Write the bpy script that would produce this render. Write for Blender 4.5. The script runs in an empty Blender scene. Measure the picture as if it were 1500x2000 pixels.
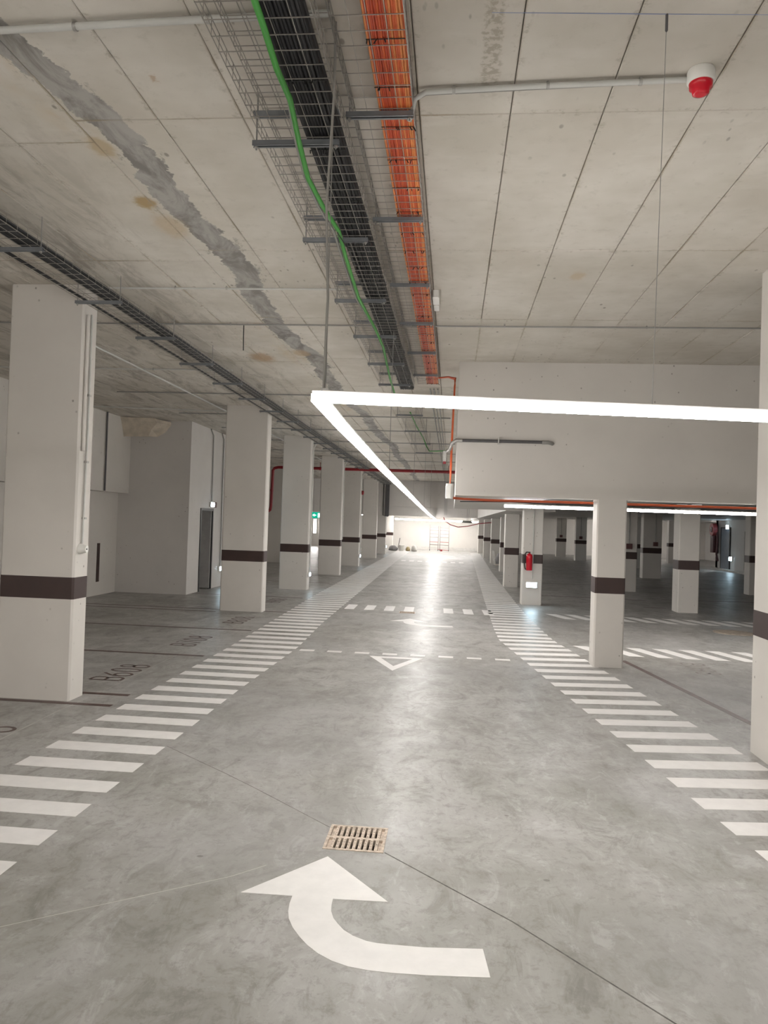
import bpy, math, random
from mathutils import Vector, Matrix
random.seed(7)
C = bpy.context.scene.collection
SC = bpy.context.scene

# ------------------------------------------------------------------ camera, light, exposure
CAM_H, FOCAL, YAW, PITCH, ROLL = 1.8, 1465.0, 0.0911362, 0.0147430, 0.033
cd = bpy.data.cameras.new('camera'); cam = bpy.data.objects.new('camera', cd); C.objects.link(cam)
cd.sensor_fit = 'VERTICAL'; cd.sensor_height = 36.0; cd.lens = FOCAL / 2000.0 * 36.0
cd.clip_start = 0.05; cd.clip_end = 300
fw = Vector((-math.sin(YAW)*math.cos(PITCH), math.cos(YAW)*math.cos(PITCH), math.sin(PITCH)))
rt0 = Vector((math.cos(YAW), math.sin(YAW), 0)); up0 = rt0.cross(fw)
rt = rt0*math.cos(ROLL) + up0*math.sin(ROLL); up = -rt0*math.sin(ROLL) + up0*math.cos(ROLL)
m = Matrix((rt, up, -fw)).transposed().to_4x4(); m.translation = (0, 0, CAM_H)
cam.matrix_world = m
SC.camera = cam
w = bpy.data.worlds.new('world'); SC.world = w; w.use_nodes = True
w.node_tree.nodes['Background'].inputs[0].default_value = (0.9, 0.95, 1, 1)
w.node_tree.nodes['Background'].inputs[1].default_value = 0.02
vs = SC.view_settings
vs.view_transform = 'Standard'; vs.look = 'None'; vs.gamma = 1.0; vs.use_curve_mapping = False
vs.exposure = 0.0
LED_POWER = 72.0          # radiance of the linear lamps
LED_COL = (1.0, 0.972, 0.94)

# ------------------------------------------------------------------ node helpers
class NT:
    def __init__(s, name):
        s.m = bpy.data.materials.new(name); s.m.use_nodes = True
        s.t = s.m.node_tree; s.b = s.t.nodes['Principled BSDF']
        s.geo = None
    def n(s, typ, **kw):
        nd = s.t.nodes.new(typ)
        for k, v in kw.items(): setattr(nd, k, v)
        return nd
    def l(s, a, b): s.t.links.new(a, b)
    def put(s, sock, v):
        if hasattr(v, 'is_output') or isinstance(v, bpy.types.NodeSocket): s.l(v, sock)
        else: sock.default_value = v
    def pos(s):
        if s.geo is None: s.geo = s.n('ShaderNodeNewGeometry')
        return s.geo.outputs['Position']
    def mapping(s, scale, loc=(0, 0, 0), rot=(0, 0, 0)):
        mp = s.n('ShaderNodeMapping'); s.l(s.pos(), mp.inputs[0])
        mp.inputs['Scale'].default_value = scale; mp.inputs['Location'].default_value = loc
        mp.inputs['Rotation'].default_value = rot
        return mp.outputs[0]
    def noise(s, scale, detail=5, rough=.6, vec=(1, 1, 1), loc=(0, 0, 0), dist=0, rot=(0, 0, 0)):
        nd = s.n('ShaderNodeTexNoise'); s.l(s.mapping(vec, loc, rot), nd.inputs['Vector'])
        nd.inputs['Scale'].default_value = scale; nd.inputs['Detail'].default_value = detail
        nd.inputs['Roughness'].default_value = rough; nd.inputs['Distortion'].default_value = dist
        return nd.outputs['Fac']
    def voro(s, scale, vec=(1, 1, 1), loc=(0, 0, 0)):
        nd = s.n('ShaderNodeTexVoronoi'); s.l(s.mapping(vec, loc), nd.inputs['Vector'])
        nd.inputs['Scale'].default_value = scale
        return nd.outputs['Distance']
    def rng(s, v, a, b, c=0., d=1.):
        nd = s.n('ShaderNodeMapRange', interpolation_type='SMOOTHSTEP'); s.put(nd.inputs[0], v)
        for i, q in enumerate((a, b, c, d)): s.put(nd.inputs[i+1], q)
        return nd.outputs[0]
    def math(s, op, a, b=0.0):
        nd = s.n('ShaderNodeMath', operation=op); s.put(nd.inputs[0], a); s.put(nd.inputs[1], b)
        return nd.outputs[0]
    def mix(s, f, a, b):
        nd = s.n('ShaderNodeMix', data_type='RGBA'); s.put(nd.inputs[0], f)
        s.put(nd.inputs[6], a if not isinstance(a, tuple) else (*a, 1)[:4]); s.put(nd.inputs[7], b if not isinstance(b, tuple) else (*b, 1)[:4])
        return nd.outputs[2]
    def bump(s, h, strength=.2, dist=.01):
        nd = s.n('ShaderNodeBump'); nd.inputs['Strength'].default_value = strength
        nd.inputs['Distance'].default_value = dist; s.l(h, nd.inputs['Height']); s.l(nd.outputs[0], s.b.inputs['Normal'])
    def col(s, v): s.put(s.b.inputs['Base Color'], v if not isinstance(v, tuple) else (*v, 1)[:4])
    def rough(s, v): s.put(s.b.inputs['Roughness'], v)
    def xyz(s):
        nd = s.n('ShaderNodeSeparateXYZ'); s.l(s.pos(), nd.inputs[0]); return nd.outputs

def plain(name, col, rough=.5, metal=0., var=.08, scale=6., spec=.5):
    k = NT(name); f = k.noise(scale, 4)
    k.col(k.mix(k.rng(f, .3, .7), tuple(c*(1-var) for c in col), tuple(min(1, c*(1+var)) for c in col)))
    k.rough(rough); k.b.inputs['Metallic'].default_value = metal
    k.b.inputs['Specular IOR Level'].default_value = spec
    return k.m
def emit(name, col, power):
    k = NT(name); k.col(col); k.b.inputs['Emission Color'].default_value = (*col, 1)
    k.b.inputs['Emission Strength'].default_value = power
    return k.m

PX_ = .485
def mat_ceiling():
    k = NT('bare_concrete')
    x, y, z = k.xyz()
    big = k.noise(.9, 4, .65); fine = k.noise(9, 5, .7); cross = k.noise(7, 3, .6, (.2, 1, 1))
    c = k.mix(k.rng(big, .3, .72), (.47, .435, .375), (.61, .575, .52))
    c = k.mix(k.math('MULTIPLY', k.rng(fine, .52, .75), .35), c, (.36, .335, .285))
    c = k.mix(k.math('MULTIPLY', k.rng(cross, .55, .8), .25), c, (.68, .65, .60))
    # the bays left of the trays are dirtier and streaked
    left = k.rng(x, -2.0, -3.4, 0, 1)
    st2 = k.noise(4.2, 5, .76, (1.1, .22, 1), dist=.5)
    c = k.mix(k.math('MULTIPLY', k.math('MULTIPLY', k.rng(st2, .45, .66), left), .75), c, (.23, .20, .165))
    # pinholes and short dark scratches
    pits = k.voro(7, (1, .55, 1), (3, 1, 0))
    gate = k.rng(k.noise(1.6, 2, .5), .5, .62)
    c = k.mix(k.math('MULTIPLY', k.math('MULTIPLY', k.rng(pits, .12, .06), gate), .85), c, (.2, .18, .15))
    pits2 = k.voro(17, (1, .4, 1), (1, 4, 0))
    gate2 = k.rng(k.noise(.9, 3, .6, loc=(5, 2, 0)), .54, .66)
    c = k.mix(k.math('MULTIPLY', k.math('MULTIPLY', k.rng(pits2, .2, .1), gate2), .75), c, (.22, .2, .17))
    # grey mortar repair running along one joint
    ctr = k.math('ADD', -2.0, k.math('MULTIPLY', k.math('SUBTRACT', k.noise(.55, 2, .5), .5), .45))
    ctr = k.math('SUBTRACT', ctr, k.math('MULTIPLY', k.rng(y, 4.6, 3.0), .2))
    ctr = k.math('ADD', ctr, k.math('MULTIPLY', k.rng(y, 9, 22), .2))
    dx = k.math('ABSOLUTE', k.math('SUBTRACT', x, ctr))
    edge = k.math('ADD', dx, k.math('MULTIPLY', k.math('SUBTRACT', k.noise(4, 5, .75), .5), .24))
    band = k.rng(edge, .122, .108)
    band = k.math('MULTIPLY', band, k.rng(k.noise(.5, 2, .5, loc=(0, 7, 0)), .28, .36))
    mort = k.mix(k.rng(k.noise(4, 5, .7, (1.2, .45, 1), dist=.8), .36, .62), (.165, .155, .145), (.34, .325, .305))
    # buff stained margin left of the repair
    buff = k.math('MULTIPLY', k.rng(k.math('ABSOLUTE', k.math('SUBTRACT', k.math('SUBTRACT', x, ctr), -.2)), .22, .05), k.rng(k.noise(1.1, 5, .7, (1, .5, 1), loc=(2, 9, 0)), .5, .68))
    c = k.mix(k.math('MULTIPLY', buff, .6), c, (.46, .34, .19))
    rim = k.math('MULTIPLY', k.rng(edge, .20, .15), k.rng(k.noise(11, 5, .7, (1, .4, 1)), .55, .66))
    c = k.mix(k.math('MULTIPLY', rim, .95), c, (.27, .25, .22))
    c = k.mix(band, c, mort)
    spn = k.noise(9, 3, .7)
    for px, py, r, cc, a in ((-2.23, 5.08, .09, (.33, .22, .08), .9), (-2.17, 4.31, .10, (.40, .31, .19), .9), (-2.2, 5.5, .16, (.42, .31, .18), .6), (-2.65, 10.0, .22, (.33, .2, .09), .7), (1.02, 6.6, .08, (.42, .30, .17), .6), (-1.57, 3.62, .03, (.36, .24, .14), .7), (-2.05, 9.7, .14, (.40, .28, .16), .7)):
        d = k.math('ADD', k.math('POWER', k.math('SUBTRACT', x, px), 2.), k.math('POWER', k.math('MULTIPLY', k.math('SUBTRACT', y, py), .55), 2.))
        d = k.math('ADD', k.math('SQRT', d), k.math('MULTIPLY', k.math('SUBTRACT', spn, .5), .12))
        c = k.mix(k.math('MULTIPLY', k.rng(d, r, r*.4), a), c, cc)
    ux = k.math('FRACT', k.math('ADD', k.math('DIVIDE', k.math('ADD', x, .245), PX_), 40.0))
    jx = k.math('MULTIPLY', k.math('MINIMUM', ux, k.math('SUBTRACT', 1.0, ux)), PX_)
    yo = k.math('ADD', y, k.math('MULTIPLY', k.math('LESS_THAN', x, -2.18), -.24))
    uy = k.math('FRACT', k.math('ADD', k.math('DIVIDE', yo, 2.0), 20.0))
    jy = k.math('MULTIPLY', k.math('MINIMUM', uy, k.math('SUBTRACT', 1.0, uy)), 2.0)
    jd = k.math('MINIMUM', jx, jy)
    jn = k.noise(13, 4, .75, loc=(0, 0, 3)); jw = k.noise(1.3, 3, .6, loc=(7, 1, 0))
    js = k.math('ADD', jd, k.math('MULTIPLY', k.math('SUBTRACT', jn, .5), .03))
    c = k.mix(k.math('MULTIPLY', k.math('MULTIPLY', k.rng(js, .013, .003), .8), k.rng(jw, .44, .64)), c, (.33, .28, .20))
    c = k.mix(k.math('MULTIPLY', k.math('MULTIPLY', k.rng(js, .05, .02), k.rng(jn, .52, .66)), .55), c, (.27, .235, .18))
    # honeycombed strip right of the trays
    hd = k.math('ADD', k.math('ABSOLUTE', k.math('SUBTRACT', x, .115)), k.math('MULTIPLY', k.math('SUBTRACT', jn, .5), .10))
    hc = k.math('MULTIPLY', k.rng(hd, .055, .03), k.rng(y, 3.95, 3.6))
    c = k.mix(k.math('MULTIPLY', hc, k.rng(k.noise(26, 3, .6), .42, .58, .1, .75)), c, (.30, .26, .20))
    oi = k.n('ShaderNodeObjectInfo')
    c = k.mix(k.math('MULTIPLY', oi.outputs['Random'], .16), c, (.42, .39, .34))
    k.col(c); k.rough(.85); k.bump(fine, .25, .004)
    return k.m

def mat_floor():
    k = NT('polished_concrete')
    n1 = k.noise(.6, 5, .7, dist=.5); n2 = k.noise(2.6, 7, .74, (1, .8, 1), (4, 0, 0), dist=.7); n3 = k.noise(16, 4, .75, dist=.3); n4 = k.noise(.45, 3, .5, loc=(9, 3, 0))
    n5 = k.noise(6, 6, .75, (1, .45, 1), (1, 8, 0), dist=.8, rot=(0, 0, .5))
    c = k.mix(k.rng(n1, .32, .68), (.235, .225, .205), (.345, .335, .318))
    c = k.mix(k.math('MULTIPLY', k.rng(n2, .5, .72), .62), c, (.155, .147, .128))
    c = k.mix(k.math('MULTIPLY', k.rng(n2, .47, .28), .5), c, (.42, .41, .40))
    c = k.mix(k.math('MULTIPLY', k.rng(n5, .52, .66), .55), c, (.165, .157, .138))
    c = k.mix(k.math('MULTIPLY', k.rng(n5, .47, .34), .45), c, (.42, .41, .40))
    c = k.mix(k.math('MULTIPLY', k.rng(n3, .5, .66), .42), c, (.165, .155, .138))
    c = k.mix(k.math('MULTIPLY', k.rng(n4, .48, .66), .3), c, (.31, .303, .30))
    sp = k.voro(1.6, (1, 1.3, 1), (.3, .7, 0))
    c = k.mix(k.math('MULTIPLY', k.rng(sp, .035, .02), .6), c, (.11, .10, .09))
    sw = k.voro(.8, (1, 1, 1), (.9, .2, 0))
    c = k.mix(k.math('MULTIPLY', k.rng(sw, .03, .01), .6), c, (.55, .52, .5))
    k.col(c); k.rough(k.rng(n2, .3, .75, .34, .48))
    k.b.inputs['Specular IOR Level'].default_value = .18
    k.bump(n2, .05, .01)
    return k.m

def mat_paintwall(name='white_wall_paint', col=(.60, .57, .53)):
    k = NT(name)
    n = k.noise(.7, 5, .6); f = k.noise(30, 3, .6)
    c = k.mix(k.rng(n, .3, .7), tuple(v*.95 for v in col), tuple(v*1.04 for v in col))
    pits = k.voro(9, (1, 1, .9), (.5, .2, .1)); gate = k.rng(k.noise(1.3, 3, .6, loc=(3, 3, 3)), .48, .60)
    c = k.mix(k.math('MULTIPLY', k.math('MULTIPLY', k.rng(pits, .12, .06), gate), .8), c, (.2, .18, .16))
    k.col(c); k.rough(.62); k.bump(f, .05, .003)
    return k.m

M = dict(
    ceil=mat_ceiling(), floor=mat_floor(), wall=mat_paintwall(), wallgrey=mat_paintwall('light_grey_wall_paint', (.56, .535, .51)),
    joint=plain('joint_grout', (.24, .215, .18), .9, var=.25, scale=14),  # brownish grey slab backing seen in the panel joints
    brown=plain('brown_band_paint', (.038, .019, .016), .5),
    linebrown=plain('brown_line_paint', (.085, .052, .045), .5, var=.25, scale=12),
    haunch=plain('raw_buff_concrete', (.50, .44, .36), .9, var=.14, scale=5),
    faint=plain('worn_brown_paint', (.20, .18, .165), .6, var=.3, scale=14),
    white=plain('white_road_paint', (.66, .64, .62), .55, var=.04, scale=9),
    galv=plain('galvanised_steel', (.40, .39, .37), .42, .7, var=.2, scale=25),
    channel=plain('grey_channel_steel', (.19, .20, .21), .5, .35, var=.15),
    wire=plain('zinc_wire', (.33, .31, .28), .4, .55, var=.15),
    blackcable=plain('black_cable_sheath', (.008, .008, .009), .5, spec=.25),
    blackcable2=plain('worn_black_cable_sheath', (.02, .02, .021), .5, spec=.3),
    green=plain('green_cable_sheath', (.055, .30, .045), .5),
    greycable=plain('grey_cable_sheath', (.28, .27, .25), .55),
    orange=plain('orange_cable_sheath', (.62, .115, .03), .5),
    orange2=plain('dark_orange_cable_sheath', (.50, .065, .02), .5),
    orange3=plain('light_orange_cable_sheath', (.72, .25, .075), .5),
    tie=plain('black_cable_tie', (.01, .01, .01), .5),
    pvc=plain('pale_grey_conduit', (.52, .52, .49), .45, var=.05),
    steelc=plain('steel_conduit', (.30, .295, .28), .45, .3),
    darkpipe=plain('dark_grey_conduit', (.075, .072, .075), .5),
    red=plain('red_pipe_paint', (.24, .008, .014), .4),
    redgloss=plain('red_gloss', (.55, .008, .022), .22),
    whiteplastic=plain('white_plastic', (.72, .71, .67), .4, var=.03),
    housing=plain('white_lamp_housing', (.78, .77, .75), .4, var=.03),
    black=plain('black_rubber', (.012, .012, .012), .5),
    grate=plain('dusty_cast_grate', (.50, .42, .345), .8, .1, var=.25, scale=40),
    pit=plain('dark_pit', (.035, .028, .024), .95, var=.4, scale=20),
    manhole=plain('rusty_brown_cover', (.255, .215, .175), .8, .1, var=.25, scale=15),
    doorgrey=plain('grey_door_paint', (.33, .32, .31), .5),
    doorblue=plain('blue_grey_door_paint', (.17, .20, .24), .45),
    blackmetal=plain('black_metal', (.015, .015, .016), .4),
    chrome=plain('bright_steel', (.6, .6, .6), .25, 1.),
    scaf=plain('dull_scaffold_tube', (.26, .23, .22), .45, .5),
    scafred=plain('red_scaffold_tube', (.33, .06, .06), .5),
    sack=plain('grey_sack_cloth', (.22, .21, .21), .8, var=.2),
    bucket=plain('off_white_plastic', (.62, .60, .56), .5),
    yellow=plain('yellow_plastic', (.33, .26, .13), .6),
    timber=plain('pale_board', (.55, .50, .44), .7, var=.15),
    cut=plain('saw_cut_filler', (.10, .095, .085), .9, var=.3, scale=20),
    cutmid=plain('dusty_saw_cut', (.17, .16, .145), .9, var=.3, scale=9),
    cutpale=plain('pale_dust_in_saw_cut', (.45, .43, .40), .9),
    led=emit('lit_lamp_diffuser', LED_COL, LED_POWER),
    emer=emit('lit_emergency_lens', (.62, .86, 1.0), 55.),
    unlit=plain('unlit_lamp_diffuser', (.82, .82, .80), .4),
    signgreen=emit('backlit_green_sign', (.0, .42, .27), .9), signwhite=emit('backlit_white_sign', (.9, 1, .95), 1.6),
    maroon=plain('dark_maroon_plastic', (.09, .03, .03), .5), kerb=plain('pale_kerb_concrete', (.55, .53, .50), .7),
    blue=plain('faded_blue_chalk', (.25, .29, .45), .8),
)

# ------------------------------------------------------------------ mesh helpers
class MB:
    def __init__(s): s.v = []; s.f = []; s.sm = []
    def add(s, vs_, fs, smooth=False):
        o = len(s.v); s.v += [tuple(p) for p in vs_]; s.f += [tuple(o+i for i in f) for f in fs]; s.sm += [smooth]*len(fs); return s
    def box(s, x0, x1, y0, y1, z0, z1, ch=0.):
        if ch:                                   # chamfered vertical edges
            p = [(x0+ch, y0), (x1-ch, y0), (x1, y0+ch), (x1, y1-ch), (x1-ch, y1), (x0+ch, y1), (x0, y1-ch), (x0, y0+ch)]
            return s.prism(p, z0, z1)
        v = [(x, y, z) for z in (z0, z1) for y in (y0, y1) for x in (x0, x1)]
        return s.add(v, [(0, 2, 3, 1), (4, 5, 7, 6), (0, 1, 5, 4), (2, 6, 7, 3), (0, 4, 6, 2), (1, 3, 7, 5)])
    def prism(s, poly, z0, z1):
        n = len(poly)
        v = [(x, y, z0) for x, y in poly] + [(x, y, z1) for x, y in poly]
        return s.add(v, [tuple(reversed(range(n))), tuple(range(n, 2*n))] + [(i, (i+1) % n, n+(i+1) % n, n+i) for i in range(n)])
    def tube(s, pts, r, n=8, cap=True, radii=None):
        pts = [Vector(p) for p in pts]; rings = []; prev = None
        for i, p in enumerate(pts):
            t = (pts[min(i+1, len(pts)-1)] - pts[max(i-1, 0)]).normalized()
            if prev is None:
                a = Vector((0, 0, 1)) if abs(t.z) < .9 else Vector((1, 0, 0))
                u = t.cross(a).normalized()
            else:
                u = (prev - t*prev.dot(t)).normalized()
            prev = u; b = t.cross(u); rr = radii[i] if radii else r
            rings.append([p + (u*math.cos(2*math.pi*j/n + math.pi/n) + b*math.sin(2*math.pi*j/n + math.pi/n))*rr for j in range(n)])
        v = [q for rg in rings for q in rg]; f = []
        for i in range(len(pts)-1):
            for j in range(n): f.append((i*n+j, i*n+(j+1) % n, (i+1)*n+(j+1) % n, (i+1)*n+j))
        s.add(v, f, n > 4)
        if cap:
            s.add(rings[0], [tuple(reversed(range(n)))]); s.add(rings[-1], [tuple(range(n))])
        return s
    def lathe(s, prof, n=20, at=(0, 0, 0), axis='z', smooth=True):
        v = []; f = []
        for r, h in prof:
            for j in range(n):
                a = 2*math.pi*j/n; q = (r*math.cos(a), r*math.sin(a), h)
                if axis == 'x': q = (q[2], q[0], q[1])
                if axis == 'y': q = (q[0], -q[2], q[1])
                v.append((q[0]+at[0], q[1]+at[1], q[2]+at[2]))
        k = len(prof)
        for i in range(k-1):
            for j in range(n): f.append((i*n+j, i*n+(j+1) % n, (i+1)*n+(j+1) % n, (i+1)*n+j))
        s.add(v, f, smooth)
        s.add(v[:n], [tuple(reversed(range(n)))]); s.add(v[-n:], [tuple(range(n))])
        return s
    def bar(s, a, b, wd, ht):                    # rectangular bar between two points, ht along z when level
        a = Vector(a); b = Vector(b); t = (b-a).normalized()
        upv = Vector((0, 0, 1)) if abs(t.z) < .95 else Vector((0, 1, 0))
        u = t.cross(upv).normalized()*wd/2; k = u.cross(t).normalized()*ht/2
        v = [a-u-k, a+u-k, a+u+k, a-u+k, b-u-k, b+u-k, b+u+k, b-u+k]
        return s.add(v, [(0, 3, 2, 1), (4, 5, 6, 7), (0, 1, 5, 4), (1, 2, 6, 5), (2, 3, 7, 6), (3, 0, 4, 7)])
    def ribbon(s, pts, wd, z0, z1):              # flat stroke in the floor plane
        pts = [Vector((p[0], p[1])) for p in pts]; L = []; R = []
        closed = (pts[0]-pts[-1]).length < 1e-6
        n = len(pts)
        for i in range(n):
            if closed: a, b = pts[(i-1) % (n-1)], pts[(i+1) % (n-1)]
            else: a, b = pts[max(i-1, 0)], pts[min(i+1, n-1)]
            t = (b-a).normalized(); nn = Vector((-t.y, t.x))*wd/2
            L.append(pts[i]+nn); R.append(pts[i]-nn)
        v = []
        for q in L+R: v.append((q.x, q.y, z1))
        for q in L+R: v.append((q.x, q.y, z0))
        f = []
        for i in range(n-1):
            f += [(i, n+i, n+i+1, i+1), (2*n+i, i, i+1, 2*n+i+1), (n+i, 3*n+i, 3*n+i+1, n+i+1)]
        return s.add(v, f)
    def mesh(s, name, m):
        me = bpy.data.meshes.new(name); me.from_pydata(s.v, [], s.f); me.materials.append(M[m])
        me.polygons.foreach_set('use_smooth', s.sm); me.update(); return me
    def obj(s, name, m, parent=None, label=None, kind=None, loc=None):
        o = bpy.data.objects.new(name, s.mesh(name, m)); C.objects.link(o)
        if loc: o.location = loc
        if parent: o.parent = parent; o.matrix_parent_inverse = parent_inv(parent)
        if label: o['label'] = label
        if kind: o['kind'] = kind
        return o
def parent_inv(p):
    # all geometry below is written in world coordinates, roots stand at their base point
    mw = Matrix.Translation(p.location); q = p.parent
    while q: mw = Matrix.Translation(q.location) @ mw; q = q.parent
    return mw.inverted()
def tag(o, label=None, cat=None, group=None, kind=None):
    for k, v in (('label', label), ('category', cat), ('group', group), ('kind', kind)):
        if v: o[k] = v
    return o
def thing(name, label, cat, loc=(0, 0, 0), group=None, kind=None):
    o = bpy.data.objects.new(name, None); C.objects.link(o); o.location = loc; o.empty_display_size = .1
    return tag(o, label, cat, group, kind)
def single(name, mb, m, label, cat, group=None): return tag(mb.obj(name, m), label, cat, group)
def structure(name, mb, m, parent=None): return mb.obj(name, m, parent, kind='structure')
ORD = 'first second third fourth fifth sixth seventh eighth ninth tenth eleventh twelfth thirteenth fourteenth fifteenth sixteenth seventeenth eighteenth nineteenth twentieth'.split()
ORD += ['twenty-' + q for q in ORD[:9]]
def lerp(tab, y):
    for (a, p), (b, q) in zip(tab, tab[1:]):
        if y <= b: return p + (q-p)*(y-a)/(b-a)
    return tab[-1][1]

# ------------------------------------------------------------------ floor with two drain holes
CEIL, LOW = 4.0, 2.5
XW, XE, YS, YN = -7.75, 13.5, -5.0, 53.8
holes = [(-.655, -.318, 4.105, 4.437), (-1.015, -.69, 15.1, 15.37)]
xs = sorted({-13., XE+4, *[h[0] for h in holes], *[h[1] for h in holes]}); ys = sorted({YS, YN+.3, *[h[2] for h in holes], *[h[3] for h in holes]})
fb = MB()
for x0, x1 in zip(xs, xs[1:]):
    for y0, y1 in zip(ys, ys[1:]):
        if any(abs(x0-h[0]) < 1e-6 and abs(x1-h[1]) < 1e-6 and abs(y0-h[2]) < 1e-6 for h in holes): continue
        fb.add([(x0, y0, 0), (x1, y0, 0), (x1, y1, 0), (x0, y1, 0)], [(0, 1, 2, 3)])
floor = structure('floor', fb, 'floor')
for h in holes:
    p = MB(); x0, x1, y0, y1 = h
    p.add([(x0, y0, 0), (x1, y0, 0), (x1, y1, 0), (x0, y1, 0), (x0, y0, -.3), (x1, y0, -.3), (x1, y1, -.3), (x0, y1, -.3)],
          [(4, 5, 6, 7), (0, 1, 5, 4), (1, 2, 6, 5), (2, 3, 7, 6), (3, 0, 4, 7)])
    p.obj('drain_pit', 'pit', floor)

# saw cuts in the slab
def cut(pts, wd, mt):
    MB().ribbon(pts, wd, -.002, .0008).obj('saw_cut', mt, floor)
cut([(-2.17, 5.725), (-1.54, 5.2), (-1.25, 4.944), (-.66, 4.40)], .0045, 'cutmid')
cut([(-.31, 4.115), (.33, 3.498), (.874, 2.868), (1.5, 2.2)], .007, 'cut')
cut([(-3.48, 4.5), (-3.488, 5.9), (-3.505, 6.5), (-3.483, 7.04)], .006, 'cutpale')
cut([(-3.48, 7.3), (-3.5, 9.0), (-3.52, 14.0)], .005, 'cutpale')
cut([(-2.6, 2.6), (-1.053, 3.715), (-.907, 3.864)], .004, 'cutpale')

# ------------------------------------------------------------------ ceiling: slab and formwork panels
slab = structure('ceiling', MB().box(XW-5.5, XE+4, YS, 38.6, CEIL+.02, CEIL+.3), 'joint')
PX, PY, GAP = PX_, 2.0, .005
def panel_mesh(wx, wy):
    a, b = wx/2-GAP/2, wy/2-GAP/2; c = .004
    v = [(-a, -b, .025), (a, -b, .025), (a, b, .025), (-a, b, .025), (-a, -b, .004), (a, -b, .004), (a, b, .004), (-a, b, .004),
         (-a+c, -b+c, 0), (a-c, -b+c, 0), (a-c, b-c, 0), (-a+c, b-c, 0)]
    f = [(0, 1, 2, 3), (11, 10, 9, 8)]
    for i in range(4):
        j = (i+1) % 4; f += [(i, 4+i, 4+j, j), (4+i, 8+i, 8+j, 4+j)]
    return MB().add(v, f)
pm = panel_mesh(PX, PY).mesh('ceiling_panel', 'ceil')
todo = []
for i in range(-16, 11):
    xc = -.245 + PX*(i+.5)
    off = .24 if xc < -2.18 else 0.
    for j in range(-1, 20):
        yc = off + PY*(j+.5)
        if yc+1 > 38.5: continue
        if xc > -.0 and yc > 10.2: continue
        todo.append((math.hypot(xc+.3, yc) + (8 if yc < 2 else 0), xc, yc))
todo.sort()
for k, (d, xc, yc) in enumerate(todo[:295]):
    o = bpy.data.objects.new('ceiling_panel', pm); C.objects.link(o); o.parent = slab
    o.location = (xc, yc, CEIL + random.uniform(-.0015, .0025)); o.rotation_euler = (random.uniform(-.0008, .0008), random.uniform(-.003, .003), 0)
rest = MB()
for d, xc, yc in todo[295:]:
    q = panel_mesh(PX, PY); dz = random.uniform(-.0015, .0025)
    rest.add([(x+xc, y+yc, z+CEIL+dz) for x, y, z in q.v], q.f)
rest.obj('far_ceiling_panels', 'ceil', slab, kind='stuff')
structure('ceiling_side', MB().box(.0, XE, 8.0, 10.1, CEIL+.003, CEIL+.019).box(-.245+PX*11, XE, YS, 8.0, CEIL+.003, CEIL+.019), 'ceil', slab)
structure('ceiling_low', MB().box(1.3, XE+4, 10.42, 18.1, 2.42, 2.8), 'wallgrey')
structure('ceiling_low_right', MB().box(1.3, XE+4, 18.1, 38.78, LOW, 2.8), 'wallgrey')
structure('ceiling_low_far', MB().box(-13, XE+4, 38.78, YN+.3, LOW, 2.8), 'wallgrey')

# ------------------------------------------------------------------ walls, beams
structure('wall_back', MB().box(-13, XE+4, YN, YN+.3, 0, CEIL), 'wall')
structure('baseboard_back', MB().box(-4.2, 1.7, YN-.05, YN-.001, 0, .22), 'kerb')
structure('wall_behind_camera', MB().box(XW-.3, XE+.3, YS-.3, YS, 0, CEIL+.02), 'wall')
structure('wall_left', MB().box(XW-.3, XW, YS, 16.8, 0, 2.29).box(XW-.3, XW+.25, YS, 16.8, 2.29, CEIL+.01), 'wall')
structure('wall_left_block', MB().box(XW-.3, -6.05, 16.8, 17.60, 0, CEIL+.01).box(XW-.3, -6.05, 18.56, 22.0, 0, CEIL+.01).box(XW-.3, -6.05, 17.60, 18.56, 2.02, CEIL+.01).box(XW-.3, -6.9, 17.60, 18.56, 0, 2.02), 'wallgrey')
structure('wall_left_far', MB().box(XW-.3, XW, 22.0, 31.0, 0, CEIL+.01).box(-13, -5.95, 31.0, 31.3, 0, CEIL+.01), 'wall')
structure('wall_left_end', MB().box(-13.3, -13, 31.0, YN, 0, CEIL), 'wall')
structure('wall_right', MB().box(XE, XE+.3, YS, 39.9, 0, CEIL).box(XE+4, XE+4.3, 39.9, YN, 0, CEIL).box(XE, XE+4.3, 39.6, 39.9, 0, CEIL), 'wallgrey')
structure('baseboard_right', MB().box(XE-.25, XE-.001, 20, 39.9, 0, .10), 'kerb')
structure('beam_cross_far', MB().box(-13, 1.3, 38.4, 38.8, 2.66, CEIL+.01).box(-13, 1.3, 38.37, 38.8, 2.2, 2.655), 'wallgrey')
structure('beam_right', MB().box(1.28, 2.45, 18.21, YN, 2.2, CEIL+.01), 'wallgrey')
hb = MB().box(.03, XE, 10.1, 10.42, 2.205, CEIL+.01).box(.03, 1.3, 10.42, 18.1, 2.205, CEIL+.01)
structure('beam_hanging', hb, 'wall')

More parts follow.
